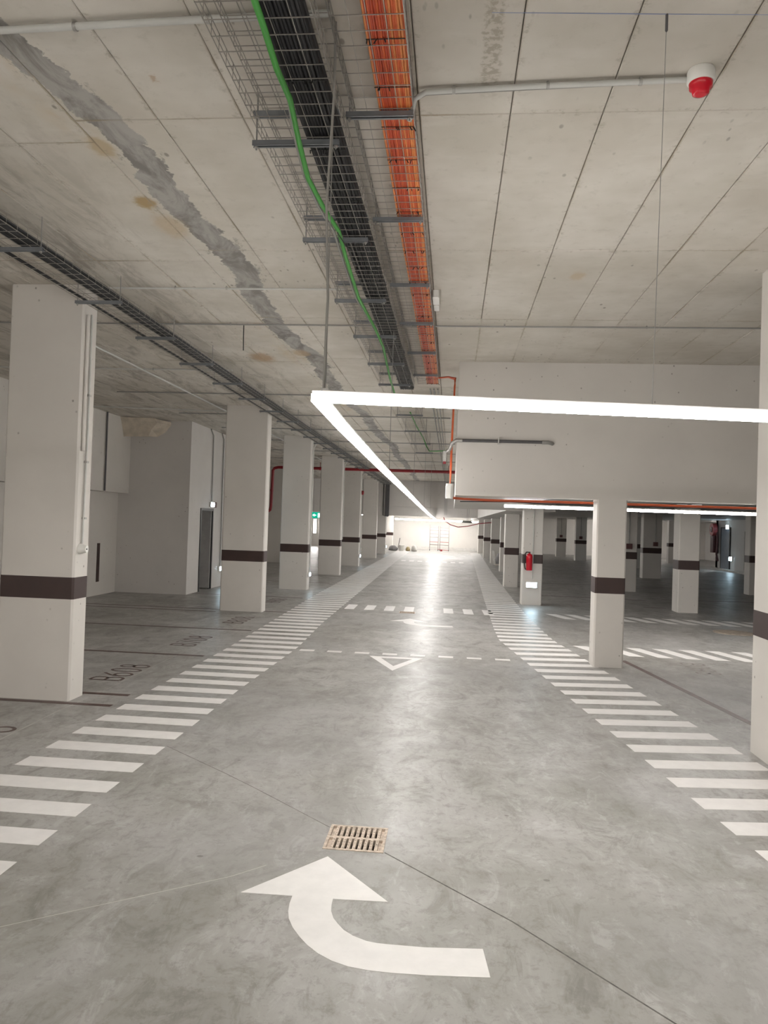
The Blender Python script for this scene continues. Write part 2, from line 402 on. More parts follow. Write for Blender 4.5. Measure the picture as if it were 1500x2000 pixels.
def column(x0, x1, y0, y1, top, label, band=(.97, 1.18), part=True):
    t = thing('column', label, 'column', ((x0+x1)/2, (y0+y1)/2, 0), 'columns left of the aisle' if x0 < 0 else 'columns right of the aisle', kind='thing')
    MB().box(x0, x1, y0, y1, 0, top, .018).obj('shaft', 'wall', t)
    e = .002
    MB().box(x0-e, x1+e, y0-e, y1+e, band[0], band[1], .018).obj('painted_band', 'brown', t)
    return t
Lc = [(-4.335, -3.59, 6.89, 7.17), (-4.45, -3.61, 14.25, 14.53), (-4.44, -3.70, 19.2, 19.5), (-4.46, -3.72, 25.0, 25.3), (-4.51, -3.77, 30.5, 30.8), (-4.55, -3.81, 37.9, 38.2), (-4.6, -3.88, 44.0, 44.3), (-4.75, -4.06, 51.8, 52.1)]
for i, (a, b, c, d) in enumerate(Lc):
    lab = ['white column with a brown band nearest on the left, socket on its side', 'white column with brown band left of the aisle, second from the camera', ][i] if i < 2 else \
          'white column with brown band in the left row, %s from the camera' % ORD[i]
    column(a, b, c, d, CEIL if i < 6 else LOW, lab)
Rc = [(2.53, 2.86, 5.3, 6.55, CEIL, 'white column cut by the right edge of the photo, wide brown band'),
      (1.90, 2.285, 10.1, 10.42, 2.205, 'white column standing under the deep hanging beam, brown band'),
      (1.665, 2.13, 17.8, 18.2, 2.42, 'white column carrying the red fire extinguisher'),
      (1.60, 2.03, 22.9, 23.3, 2.198, 'white column just behind the one with the extinguisher'),
      (1.96, 2.40, 30.7, 31.1, 2.198, 'white column mostly hidden, third behind the hanging beam on the right row'),
      (1.92, 2.43, 37.2, 37.6, 2.198, 'white column on the right of the aisle beside the leaning boards'),
      (1.81, 2.24, 43.0, 43.4, 2.198, 'white column on the right of the aisle, second from the far wall'),
      (1.73, 2.12, 49.9, 50.3, 2.198, 'white column on the right of the aisle nearest the far wall'),
      (5.12, 5.58, 17.5, 17.95, 2.42, 'white column under the unlit strip lights, left of the manhole cover'),
      (5.13, 5.5, 22.9, 23.3, LOW, 'narrow white column seen just right of the beam column'),
      (7.39, 8.1, 29.9, 30.3, LOW, 'shaded wide column in the right hall with a small dark box'),
      (8.95, 9.5, 37.6, 38.0, LOW, 'shaded column far in the right hall beside a lit bay'),
      (12.6, 13.2, 45.1, 45.5, LOW, 'dim column at the far right end of the hall'),
      (8.94, 9.4, 23.5, 23.9, LOW, 'dim column edge showing beside the right-hand foreground column'),
      (6.76, 7.4, 49.5, 49.9, LOW, 'shaded column before the back wall, left one of two'),
      (7.11, 7.74, 44.1, 44.5, LOW, 'shaded column before the back wall, right one of two')]
for a, b, c, d, top, lab in Rc: column(a, b, c, d, top, lab)

# left wall details
MB().box(XW, XW+.012, 15.85, 15.97, .30, 1.15).obj('painted_strip', 'brown', bpy.data.objects['wall_left'])
cb = MB(); rs = random.Random(3)
cp = [(-7.52, 16.2), (-6.75, 16.35), (-6.55, 16.82), (-7.52, 16.82)]
nb = 5; vv = []
for kz, (z, sx) in enumerate(((CEIL-.01, 1.), (3.9, .97), (3.74, .84), (3.60, .66))):
    for x, y in cp:
        vv.append((-7.5 + (x+7.5)*sx + rs.uniform(-.06, .06), 16.8 + (y-16.8)*(1-.12*kz) , z + rs.uniform(-.03, .03)))
ff = [(0, 1, 2, 3), (15, 14, 13, 12)]
for kz in range(3):
    for i in range(4): ff.append((kz*4+i, kz*4+4+i, kz*4+4+(i+1) % 4, kz*4+(i+1) % 4))
single('concrete_haunch', cb.add(vv, ff), 'haunch', 'rough unpainted concrete lump under the ceiling in the left corner', 'concrete')

# door in the block
d = thing('door_1', 'open grey door with black frame in the left block wall', 'door', (-6.05, 18.5, 0), kind='structure')
MB().box(-6.1, -6.03, 17.60, 17.66, 0, 2.02).box(-6.1, -6.03, 18.50, 18.56, 0, 2.02).box(-6.1, -6.03, 17.66, 18.50, 1.96, 2.02).obj('door_frame', 'blackmetal', d)
dl = MB().box(-6.85, -6.06, 18.44, 18.49, .02, 1.96).obj('door_leaf', 'doorgrey', d)
for z in (.3, 1.0, 1.75): MB().box(-6.075, -6.05, 18.40, 18.44, z-.05, z+.05).obj('hinge', 'chrome', dl)
MB().box(-6.75, -6.70, 18.38, 18.44, 1.0, 1.06).obj('door_handle', 'chrome', dl)
d2 = thing('door_2', 'blue-grey steel door in the dark wall on the right', 'door', (XE, 38.3, 0), kind='structure')
MB().box(XE-.05, XE-.002, 37.9, 39.0, .1, 2.1).obj('door_leaf', 'doorblue', d2)
MB().box(XE-.06, XE-.002, 39.0, 39.08, .1, 2.15).box(XE-.06, XE-.002, 37.82, 37.9, .1, 2.15).box(XE-.06, XE-.002, 37.9, 39.0, 2.1, 2.15).obj('door_frame', 'blackmetal', d2)

# ------------------------------------------------------------------ floor markings
ZT = .0015
def quad_mb(p): return MB().prism(p, 0, ZT)
t = thing('zebra_walkway', 'white zebra stripes of the walkway along the left columns', 'zebra crossing', (-2.6, 5, 0))
LL = [(0, -3.03), (10.3, -3.045), (17.9, -3.26), (36, -3.45), (53, -3.6)]; LR = [(0, -2.16), (7.7, -2.175), (10.5, -2.12), (13.2, -2.23), (36, -2.6), (53, -2.75)]
y = 4.893 - .4*6; k = 0; far = MB()
while y < 50:
    y0, y1 = y-.2, y
    p = [(lerp(LL, y0), y0), (lerp(LR, y0), y0), (lerp(LR, y1), y1), (lerp(LL, y1), y1)]
    quad_mb(p).obj('stripe', 'white', t); y += .4 if y < 4.9 else .405
t = thing('zebra_walkway', 'white zebra stripes of the bending walkway on the right side of the aisle', 'zebra crossing', (1.5, 6, 0))
RL = [(0, 2.36), (5.67, 1.627), (8.1, 1.31), (12.1, .80), (13.3, .79), (18.8, .84), (36.6, 1.09), (53, 1.3)]; RW = [(0, .89), (12, .9), (16, .76), (30, .62), (53, .6)]
y = 5.673 - .4*7
while y < 50:
    sk = .11 if y < 11.5 else (.06 if y < 12.5 else 0.)
    xa, wd = lerp(RL, y), lerp(RW, y); xb = lerp(RL, y-.2)
    quad_mb([(xb, y-.2), (xb+wd, y-.2+sk), (xa+wd, y+sk), (xa, y)]).obj('stripe', 'white', t); y += .405
def row(name, label, quads, cat='road marking'):
    t = thing(name, label, cat, (quads[0][0][0], quads[0][0][1], 0))
    for q in quads: quad_mb(q).obj('dash', 'white', t)
row('give_way_line', 'dashed white line across the aisle above the painted triangle',
    [[(x, 10.25), (x+.2, 10.25), (x+.2, 10.37), (x, 10.37)] for x in [-2.05+.384*i for i in range(8)]])
row('crossing_stripes', 'row of white blocks across the aisle beyond the curved arrow',
    [[(x+.02, 15.4), (x+.22, 15.4), (x+.2, 16.28), (x, 16.28)] for x in [-2.19+.411*i for i in range(8)]])
row('crossing_stripes', 'faint row of white dashes across the aisle near the far wall',
    [[(x, 36.1), (x+.22, 36.1), (x+.22, 36.9), (x, 36.9)] for x in [-2.42+.40*i for i in range(8)]])
row('crossing_stripes', 'slanted white stripes crossing the side lane just right of the beam column',
    [[(x+.28, 11.1), (x+.49, 11.1), (x+.21, 11.85+.02*i), (x, 11.85+.02*i)] for i, x in enumerate([1.92+.40*i for i in range(11)])])
row('crossing_stripes', 'slanted white stripes crossing the side lane beyond the manhole cover',
    [[(x+.3, 15.3), (x+.52, 15.3), (x+.22, 16.1), (x, 16.1)] for x in [2.01+.398*i for i in range(16)]])
AR = [(-.609, 4.017), (-.958, 3.566), (-.706, 3.571), (-.704, 3.50), (-.695, 3.43), (-.678, 3.365), (-.645, 3.295), (-.602, 3.23), (-.555, 3.17), (-.50, 3.117), (-.435, 3.073), (-.363, 3.044), (-.28, 3.03), (-.195, 3.026), (-.05, 3.03), (.209, 3.052),
      (.187, 3.252), (-.059, 3.227), (-.212, 3.227), (-.265, 3.229), (-.31, 3.238), (-.373, 3.270), (-.42, 3.31), (-.452, 3.355), (-.48, 3.40), (-.50, 3.459), (-.508, 3.52), (-.51, 3.572), (-.247, 3.585)]
def arrow(dx, dy, label):
    a = [(x+dx, y+dy) for x, y in AR]; b = MB()
    head = [a[0], a[1], a[2], a[27], a[28]]
    n0 = list(range(2, 16)); n1 = list(range(27, 15, -1))
    top = [(x, y, ZT) for x, y in a]
    b.add(top, [tuple(reversed((0, 28, 27, 2, 1)))])
    # stem as a strip between outer and inner edge
    i = j = 0; fs = []
    while i < len(n0)-1 or j < len(n1)-1:
        if j == len(n1)-1 or (i < len(n0)-1 and i/(len(n0)-1) <= j/(len(n1)-1)): fs.append((n0[i], n0[i+1], n1[j])); i += 1
        else: fs.append((n0[i], n1[j+1], n1[j])); j += 1
    b.add(top, fs)
    n = len(a); b.add(top + [(x, y, 0) for x, y in a], [(q, n+q, n+(q+1) % n, (q+1) % n) for q in range(n)])
    return single('turn_arrow', b, 'white', label, 'arrow')
arrow(0, 0, 'large white curved turn arrow painted on the floor in the foreground')
arrow(-.13, 10.25, 'white curved turn arrow painted in mid aisle below the small drain')
to = [(-1.054, 10.11), (-.328, 10.117), (-.673, 9.171)]; ti = [(-.89, 10.0), (-.473, 10.0), (-.684, 9.469)]
b = MB(); tp = [(x, y, ZT) for x, y in to+ti]
b.add(tp, [(0, 3, 4, 1), (1, 4, 5, 2), (2, 5, 3, 0)]); b.add(tp + [(x, y, 0) for x, y in to+ti], [(0, 1, 7, 6), (1, 2, 8, 7), (2, 0, 6, 8)])
single('give_way_triangle', b, 'white', 'white painted give way triangle on the aisle floor', 'road marking')

# brown bay lines
def bay(a, b_, wd, label): single('bay_line', MB().ribbon([a, b_], wd, 0, .0012), 'linebrown', label, 'floor line', 'brown bay lines')
for i, (y, xe, xw, ds) in enumerate([(6.82, -3.13, -7.7, 'brown bay line at the front foot of the nearest left column'), (7.25, -3.15, -7.7, 'brown bay line at the rear foot of the nearest left column'),
        (9.51, -3.15, -7.7, 'brown bay line between the bay numbers B608 and B708'), (11.86, -3.16, -7.7, 'brown bay line between the bay numbers B708 and B808'),
        (14.05, -4.45, -7.7, 'brown bay line at the front foot of the second left column'), (14.42, -2.95, -7.7, 'brown bay line passing the second left column'),
        (17.2, -3.4, -6.2, 'thin brown bay line beyond the second left column'), (21.6, -3.5, -6.0, 'thin brown bay line beyond the third left column'), (24.4, -3.5, -7.6, 'thin brown bay line before the fourth left column')]):
    bay((xw, y), (xe, y), .075, ds)
bay((2.42, 10.72), (3.25, 5.2), .075, 'brown line slanting from the beam column to the right foreground')
for ds, p, q in [('dark line across the floor of the right hall below the manhole side lamps', (5.6, 20.6), (11.0, 21.4)), ('dark line across the right hall floor left of the strip light column', (4.6, 18.4), (5.1, 18.35)),
                 ('dark far line crossing the right hall floor', (5.5, 24.4), (9.0, 25.6)), ('dark line on the right hall floor before the steel door', (8.0, 30), (13, 30.6)), ('dark line behind the extinguisher column', (2.2, 20.5), (5.1, 20.2)), ('thin dark line in the middle of the right hall', (2.2, 25), (7.2, 25.2))]:
    bay(p, q, .09, ds)

# bay numbers
def arc(cx, cy, rx, ry, a0, a1, n=10): return [(cx+rx*math.cos(math.radians(a0+(a1-a0)*i/n)), cy+ry*math.sin(math.radians(a0+(a1-a0)*i/n))) for i in range(n+1)]
GL = {'B': [[(0, 0), (0, 1)], [(0, 1), (.3, 1)] + arc(.3, .76, .25, .24, 90, -90) + [(0, .52)], [(.3, .52)] + arc(.32, .26, .27, .26, 90, -90) + [(0, 0)]],
      '0': [arc(.29, .5, .29, .5, 0, 360, 20)],
      '8': [arc(.29, .76, .22, .24, 0, 360, 16), arc(.29, .27, .28, .27, 0, 360, 16)],
      '6': [arc(.29, .29, .28, .29, 0, 360, 18), [(.48, 1)] + arc(.62, .35, .62, .55, 140, 175, 6)],
      '7': [[(0, 1), (.55, 1), (.18, 0)]],
      '9': [arc(.29, .71, .28, .29, 0, 360, 18), [(.10, 0)] + arc(-.04, .65, .62, .55, -40, -5, 6)],
      '5': [[(.52, 1), (.08, 1), (.05, .55)] + arc(.27, .3, .29, .3, 115, -130, 12)]}
def number(txt, x, y, hgt, label, flip=False, mt='linebrown'):
    t = thing('bay_number', label, 'number', (x, y, 0), 'bay numbers'); s = 0
    for ch in txt:
        b = MB()
        for pl in GL[ch]:
            w_ = [(x - q[1]*hgt, y + (s+q[0]*.82)*hgt) for q in pl]
            if flip: w_ = [(2*x-q[0]-hgt, 2*y-q[1]) for q in w_]
            b.ribbon(w_, .032, 0, .0012)
        b.obj('letter' if ch == 'B' else 'digit', mt, t); s += .71
for i, tx in enumerate(['B508', 'B608', 'B708', 'B808', 'B908']):
    yy = [5.10, 7.86, 10.2, 12.6, 16.0][i]
    number(tx, -3.535 - (.15 if i == 4 else 0), yy, .335, 'brown bay number %s painted on the floor left of the zebra walkway' % tx)
number('B098', 3.5, 10.75, .30, 'faint brown bay number on the floor right of the beam column', True, 'faint')

# drain grates and manhole
def grate(x0, x1, y0, y1, n, label):
    t = thing('drain_grate', label, 'drain', ((x0+x1)/2, (y0+y1)/2, 0)); z0, z1 = -.03, .004; fr = .016
    MB().box(x0, x1, y0, y0+fr, z0, z1).box(x0, x1, y1-fr, y1, z0, z1).box(x0, x0+fr, y0+fr, y1-fr, z0, z1).box(x1-fr, x1, y0+fr, y1-fr, z0, z1).obj('rim', 'grate', t)
    ym = (y0+y1)/2
    MB().box(x0+fr, x1-fr, ym-.012, ym+.012, z0, z1-.001).obj('middle_rail', 'grate', t)
    for xa in (x0+fr, x1-fr-.03):
        for ya, yb in ((y0+fr, ym-.012), (ym+.012, y1-fr)): MB().box(xa, xa+.03, ya, yb, z0, -.012).obj('end_ledge', 'grate', t)
    pitch = (x1-x0-2*fr-.06)/n
    bm_ = []
    for i in range(n+1):
        xc = x0+fr+.03+pitch*i; wd = .0085
        for ya, yb in ((y0+fr, ym-.012), (ym+.012, y1-fr)):
            b = MB().box(xc-wd, xc+wd, ya, yb, z0, z1-.0015)
            for q in range(4): b.box(xc-.003, xc+.003, ya+(yb-ya)*(q+.35)/4, ya+(yb-ya)*(q+.65)/4, z1-.0015, z1+.001)
            b.obj('slat', 'grate', t)
grate(*holes[0], 8, 'square dusty drain grate in the floor in front of the large arrow')
grate(*holes[1], 8, 'small drain grate touching the row of white blocks in mid aisle')
mh = thing('manhole_cover', 'round rusty brown manhole cover on the right side lane', 'manhole', (5.2, 14.3, 0))
MB().lathe([(.36, 0), (.36, .006), (.33, .008)], 32, (5.2, 14.3, 0)).obj('rim', 'manhole', mh)
MB().lathe([(.32, .004), (.32, .012), (.30, .014)], 32, (5.2, 14.3, 0)).obj('lid', 'manhole', mh)

# ------------------------------------------------------------------ linear lamps
def lamp_path(pts, label, cat='lamp', wd=.05, ht=.034, lit='led', top=None):
    t = thing('linear_lamp', label, cat, pts[0], 'linear lamps of the garage')
    a = MB(); h = MB()
    P = [Vector(p) for p in pts]
    for q in range(len(P)-1):
        a.bar(P[q], P[q+1], wd, ht); h.bar(P[q]+Vector((0, 0, ht/2+.008)), P[q+1]+Vector((0, 0, ht/2+.008)), wd*.9, .014)
    a.obj('diffuser', lit, t); h.obj('housing', 'housing', t)
    if top:
        for p in (P[0].lerp(P[1], .06), P[-1].lerp(P[-2], .06)): MB().tube([(p.x, p.y, top), (p.x, p.y, p.z+ht/2)], .0025, 5).obj('suspension_wire', 'steelc', t)
    return t
CORNER = (-.63, 3.35, 2.359)
lamp_path([CORNER, (-.636, 4.2, 2.337), (-.65, 6.72, 2.30), (-.669, 9.88, 2.268), (-.707, 16.17, 2.202), (-.756, 24.34, 2.124), (-.85, 35, 2.10), (-1.0, 51.1, 2.085)], 'long lit linear lamp hanging along the aisle to the far wall')
lamp_path([(-.60, 3.35, 2.356), (1.33, 3.35, 2.308), (4.9, 3.35, 2.28)], 'bright linear lamp crossing the aisle overhead towards the right')
lamp_path([(.786, 11.6, 2.12), (4.44, 11.6, 2.11), (7.0, 11.6, 2.11)], 'lit linear lamp running under the hanging beam behind the column', top=2.42)
lamp_path([(-3.9, 51.35, 2.11), (-1.1, 51.2, 2.09)], 'lit linear lamp across the far end, left half', wd=.16, ht=.08, top=LOW)
lamp_path([(-1.0, 51.2, 2.09), (1.7, 51.05, 2.06)], 'lit linear lamp across the far end, right half', wd=.16, ht=.08, top=LOW)
lamp_path([(-8.6, 49.0, 2.3), (-5.0, 49.0, 2.3)], 'lit lamp in the bright bay beyond the left columns', top=LOW)
lamp_path([(-9.6, 36, 3.0), (-9.6, 31.8, 3.0)], 'lit lamp in the left side passage', top=CEIL)
lamp_path([(14.6, 44.0, 2.2), (15.6, 44.0, 2.2)], 'lit lamp in the bright doorway far right', top=LOW)
lamp_path([(13.4, 50.5, 2.3), (9.6, 50.5, 2.3)], 'lit lamp at the far right end of the hall', wd=.1, ht=.06, top=LOW)
# unseen lamps continuing the circuit, added as fill light behind and beside the camera
lamp_path([(-5.0, -2.6, 2.33), (4.8, -2.6, 2.33)], 'unseen linear fill lamp added behind the camera', top=CEIL)
lamp_path([(-5.9, -4.2, 2.33), (-5.9, 3.0, 2.33)], 'unseen linear fill lamp added over the left bays beside the camera', top=CEIL)
def wire(label, pts, r, mt='steelc', cat='wire', name='suspension_wire'): return single(name, MB().tube(pts, r, 6), mt, label, cat)
t = thing('lamp_suspension', 'grey supply cable and wire dropping from the ceiling to the lamp corner', 'cable', (-.6, 3.3, 2.37))
MB().tube([(-.578, 3.22, 3.99), (-.575, 3.23, 3.7), (-.60, 3.27, 3.2), (-.585, 3.30, 2.8), (-.60, 3.35, 2.385)], .006, 6).obj('cable', 'greycable', t)
MB().tube([(-.585, 3.26, 3.99), (-.59, 3.35, 2.385)], .0022, 5).obj('wire', 'steelc', t)
MB().box(-.61, -.575, 3.335, 3.365, 2.386, 2.40).obj('clip', 'galv', t)
t = thing('lamp_suspension', 'thin steel wire dropping from the ceiling to the lamp at the right', 'wire', (.84, 3.25, 2.36))
MB().tube([(.84, 3.245, 3.99), (.85, 3.35, 2.35)], .0016, 5).obj('wire', 'steelc', t)
MB().lathe([(.006, 0), (.006, -.07), (.003, -.075)], 8, (.84, 3.245, 4.0)).obj('anchor', 'darkpipe', t)
for y, ds in ((7.6, 'nearest'), (13., 'second'), (19., 'third'), (26., 'fourth')):
    x = lerp([(3, -.63), (9.88, -.669), (16.17, -.707), (24.34, -.756), (35, -.85)], y); z = lerp([(6.72, 2.30), (9.88, 2.268), (16.17, 2.202), (24.34, 2.124), (35, 2.10)], y)
    wire('thin wire holding the long aisle lamp, %s along the aisle' % ds, [(x, y, CEIL), (x, y, z+.03)], .003)

# ------------------------------------------------------------------ cable trays
def tray(x0, x1, z, hs, y0, y1, label, n=5, pitch=.1, drift=0.):
    t = thing('cable_tray', label, 'cable tray', ((x0+x1)/2, y0, z)); r = .0024
    lw = MB(); cw = MB(); dx = lambda y: drift*(y-y0)
    for i in range(n+1):
        x = x0 + (x1-x0)*i/n; lw.tube([(x, y0, z), (x+dx(y1), y1, z)], r, 4)
    for x in (x0, x1):
        for q in (.5, 1.): lw.tube([(x, y0, z+hs*q), (x+dx(y1), y1, z+hs*q)], r, 4)
    y = y0+.03
    while y < y1:
        d_ = dx(y); cw.tube([(x0+d_, y, z+hs+.004), (x0+d_, y, z-.004), (x1+d_, y, z-.004), (x1+d_, y, z+hs+.004)], r, 4); y += pitch
    lw.obj('long_wires', 'wire', t, kind='stuff'); cw.obj('cross_wires', 'wire', t, kind='stuff')
    return t
def hanger(y, x0, x1, zs, label, group=None, rods=(1, 1)):
    t = thing('tray_hanger', label, 'tray hanger', ((x0+x1)/2, y, min(zs)), 'hangers of the cable trays')
    for z in zs:
        b = MB().box(x0, x1, y-.017, y+.017, z-.003, z).box(x0, x1, y-.017, y-.014, z-.024, z-.003).box(x0, x1, y+.014, y+.017, z-.024, z-.003)
        b.box(x0, x1, y-.017, y-.007, z-.026, z-.023).box(x0, x1, y+.007, y+.017, z-.026, z-.023).obj('channel_bar', 'channel', t)
    for s, x in zip(rods, (x0+.018, x1-.018)):
        if s:
            MB().tube([(x, y, min(zs)-.045), (x, y, CEIL)], .0045, 6).obj('threaded_rod', 'steelc', t)
            for z in zs: MB().lathe([(.011, 0), (.011, .008)], 6, (x, y, z-.036), smooth=False).obj('nut', 'galv', t)
tray(-1.035, -.595, 3.752, .07, 1.2, 10.6, 'lower wire mesh tray of black cables over the aisle', 5)
tray(-1.035, -.575, 3.905, .055, 1.2, 10.6, 'upper wire mesh tray above the black cable tray', 5)
tray(-.575, -.262, 3.892, .075, 1.2, 11.2, 'wire mesh tray carrying the orange cables', 4)
tray(-1.0, -.62, 3.752, .07, 13.0, 20.5, 'short empty mesh tray continuing beyond the beam over the aisle', 4, .2, -.0)
tray(-3.50, -3.12, 3.775, .07, 1.2, 38.0, 'mesh tray of black cables running above the left columns', 5, .13)
ha = [2.4, 3.76, 5.07, 6.47, 7.72, 9.05, 10.4]
for i, y in enumerate(ha):
    hanger(y, -1.085, -.635, (3.745, 3.898), 'double steel hanger of the black cable tray, %s from the camera' % ORD[i])
    hanger(y, -.605, -.262, (3.885,), 'single steel hanger of the orange cable tray, %s from the camera' % ORD[i])
for i, y in enumerate((13.3, 15.6, 18.0, 20.3)): hanger(y, -1.05, -.58, (3.745,), 'steel hanger of the short tray beyond the beam, %s along' % ORD[i])
y = 2.63; i = 0
while y < 37.9:
    hanger(y, -3.545, -3.10, (3.768,), 'steel hanger of the left cable tray, %s from the camera' % ORD[i]); y += 1.337; i += 1

def bundle(name, label, x0, x1, z, rows, n, r, mats, y0, y1, ties=0., wob=.004, step=.5, tie_w=None):
    t = thing(name, label, 'cables', ((x0+x1)/2, y0, z)); rr = random.Random(len(label))
    for i in range(n):
        row_ = i % rows; x = x0+r + (x1-x0-2*r)*((i//rows)+.5*(row_ % 2))/max(1, (n-1)//rows + .5)
        zz = z + r + row_*r*1.7; pts = []; y = y0; ph = rr.random()*9
        while y < y1 + step:
            yy = min(y, y1); pts.append((x + wob*math.sin(yy*1.1+ph) + rr.uniform(-wob, wob)*.5, yy, zz + rr.uniform(-.002, .002))); y += step
        MB().tube(pts, r, 6).obj('cable', mats[rr.randrange(len(mats))], t)
    if ties:
        y = y0+.2
        while y < y1:
            b = MB().box(x0, x1, y-.0025, y+.0025, z-.002, z)
            for q in range(4):
                xx = rr.uniform(x0, x1); b.tube([(xx, y, z-.002), (xx+rr.uniform(-.014, .014), y+rr.uniform(-.012, .012), z-.02)], .0032, 4)
            b.obj('cable_tie', 'tie', t); y += ties
    return t
bundle('black_cable_bundle', 'thick bundle of black cables lying in the tray over the aisle', -.812, -.618, 3.757, 2, 22, .0115, ['blackcable', 'blackcable', 'blackcable2'], 1.2, 10.9, .62)
bundle('orange_cable_bundle', 'flat bundle of orange cables lying in its tray over the aisle', -.44, -.268, 3.897, 2, 32, .0066, ['orange', 'orange2', 'orange3', 'orange'], 1.2, 11.2, .36, .0025)
bundle('black_cable_bundle', 'black cables lying in the tray above the left columns', -3.285, -3.13, 3.78, 2, 12, .0135, ['blackcable', 'blackcable2'], 1.2, 38.0, 0, .006, .9)
single('black_cable', MB().tube([(-3.485 + .006*math.sin(q*2), q, 3.795) for q in [1.2+.8*i for i in range(46)]], .014, 6), 'blackcable', 'single thick black cable along the outer edge of the left tray', 'cable')
gp = [(-.78, 1.2), (-.78, 2.55), (-.785, 2.8), (-.79, 3.05), (-.79, 3.3), (-.825, 3.66), (-.85, 4.04), (-.838, 4.45), (-.80, 4.83), (-.815, 5.27), (-.85, 6.27), (-.81, 7.32), (-.795, 7.98), (-.87, 9.7), (-.9, 10.9)]
single('green_cable', MB().tube([(x, y, 3.655 + (.045 if i % 3 else .028)) for i, (x, y) in enumerate(gp)], .0135, 8), 'green', 'thick green cable slung under the tray of black cables', 'cable')
single('grey_cable', MB().tube([(x+.022*math.sin(y*.9)-.012, y, 3.70) for x, y in gp], .008, 6), 'greycable', 'dusty grey cable slung beside the green cable', 'cable')
single('cable_tie_tail', MB().tube([(-.80, 4.78, 3.67), (-.77, 4.95, 3.65), (-.73, 5.0, 3.63)], .004, 5), 'black', 'black tie with a long tail round the green cable', 'cable tie')
single('green_cable', MB().tube([(-.8, 13.2, 3.77), (-.78, 15, 3.77), (-.72, 17, 3.77), (-.68, 18.3, 3.70), (-.60, 18.0, 3.56), (-.22, 14, 3.18), (-.04, 10.6, 2.84)], .012, 6), 'green', 'green cable leaving the short far tray towards the beam corner', 'cable')
# left tray drops down the far column
t = thing('cable_riser', 'dark cable riser dropping down at the far left column', 'cable tray', (-3.4, 38.2, 2.2))
MB().box(-3.45, -3.25, 38.28, 38.36, 2.15, 3.85).obj('duct', 'darkpipe', t)
MB().tube([(-3.55, 38.3, 3.9), (-3.55, 38.3, 2.2), (-3.3, 38.3, 2.15)], .02, 6).obj('cable', 'blackcable', t)

# orange cables down the beam
t = thing('orange_cable_drop', 'orange cables running down the beam corner and along under the beam', 'cables', (0, 10.25, 2.15))
for i in range(5):
    o = .013*i
    MB().tube([(-.40+o, 11.0, 3.91), (-.30+o, 10.75-o, 3.90), (-.12, 10.62-o, 3.89), (-.03+o*.3, 10.5-o*2, 3.84), (-.02-o*.2, 10.28+o*2, 3.72), (-.03-o*.25, 10.24+o*2, 3.2), (-.035-o*.3, 10.24+o*2, 2.6), (-.045, 10.2+o*2, 2.28), (.0, 10.22+o, 2.18-o*.3), (.15, 10.36+o, 2.175-o*.3), (.5, 10.47+o, 2.172-o*.3), (1.5, 10.47+o, 2.175-o*.3), (4.8, 10.47+o, 2.165-o*.3)], .008, 6).obj('cable', ['orange', 'orange2', 'orange'][i % 3], t)
t = thing('junction_box', 'pale plastic junction box at the lower left corner of the beam', 'box', (-.05, 10.2, 2.15))
MB().box(-.10, .0, 10.13, 10.2, 2.16, 2.36, .02).obj('body', 'whiteplastic', t)
MB().box(-.105, -.03, 10.118, 10.13, 2.17, 2.33, .005).obj('lid', 'whiteplastic', t)
t = thing('conduit', 'dark grey conduit fixed across the hanging beam face', 'conduit', (.7, 10.06, 2.93))
MB().tube([(.03, 10.06, 2.938), (1.18, 10.06, 2.938)], .021, 10).obj('tube', 'darkpipe', t)
MB().tube([(1.15, 10.06, 2.938), (1.23, 10.06, 2.938), (1.28, 10.085, 2.93), (1.29, 10.1, 2.925)], .027, 10).obj('elbow', 'steelc', t)
MB().tube([(.10, 10.06, 2.938), (.02, 10.06, 2.938), (-.04, 10.08, 2.90), (-.06, 10.12, 2.83), (-.10, 10.15, 2.79)], .026, 10).obj('gland', 'galv', t)
MB().box(.57, .585, 10.03, 10.1, 2.90, 2.985).obj('clamp', 'galv', t)
t = thing('junction_box', 'small grey junction box with a red end hanging at the beam corner', 'box', (-.13, 10.2, 2.65))
MB().box(-.16, -.10, 10.14, 10.2, 2.66, 2.80, .01).obj('body', 'galv', t); MB().box(-.15, -.11, 10.15, 10.19, 2.625, 2.66).obj('red_end', 'red', t)
t = thing('junction_box', 'translucent white junction box beside the orange cables', 'box', (-.235, 7.1, 3.95))
MB().box(-.25, -.19, 7.0, 7.25, 3.93, 3.999, .01).obj('body', 'whiteplastic', t); MB().box(-.245, -.195, 7.3, 7.5, 3.94, 3.999, .01).obj('lid', 'whiteplastic', t)

# ------------------------------------------------------------------ conduits on ceiling and walls
def conduit(label, pts, r=.0125, mt='pvc', clips=(), name='conduit'):
    t = thing(name, label, 'conduit', pts[0]); MB().tube(pts, r, 8).obj('tube', mt, t)
    for c in clips:
        c = Vector(c); MB().lathe([(r+.004, -.008), (r+.004, .008)], 10, c, 'x').box(c.x-.006, c.x+.006, c.y-.004, c.y+.004, c.z, min(c.z+.03, CEIL-.003)).obj('clip', 'galv', t)
    return t
conduit('pale conduit crossing the ceiling at the top left corner', [(-7.4, 3.30, 3.975), (-2.1, 3.19, 3.975), (-1.12, 3.155, 3.975), (-.58, 3.14, 3.975)], .016, 'pvc', [(-1.75, 3.18, 3.975), (-1.13, 3.155, 3.975)])
t = conduit('pale conduit on the ceiling leading to the red alarm sounder', [(-.285, 3.80, 3.86), (-.255, 3.74, 3.94), (-.2, 3.735, 3.972), (.3, 3.71, 3.975), (1.08, 3.68, 3.975)], .0135, 'pvc', [(-.06, 3.73, 3.974), (.40, 3.708, 3.975), (.84, 3.69, 3.975)])
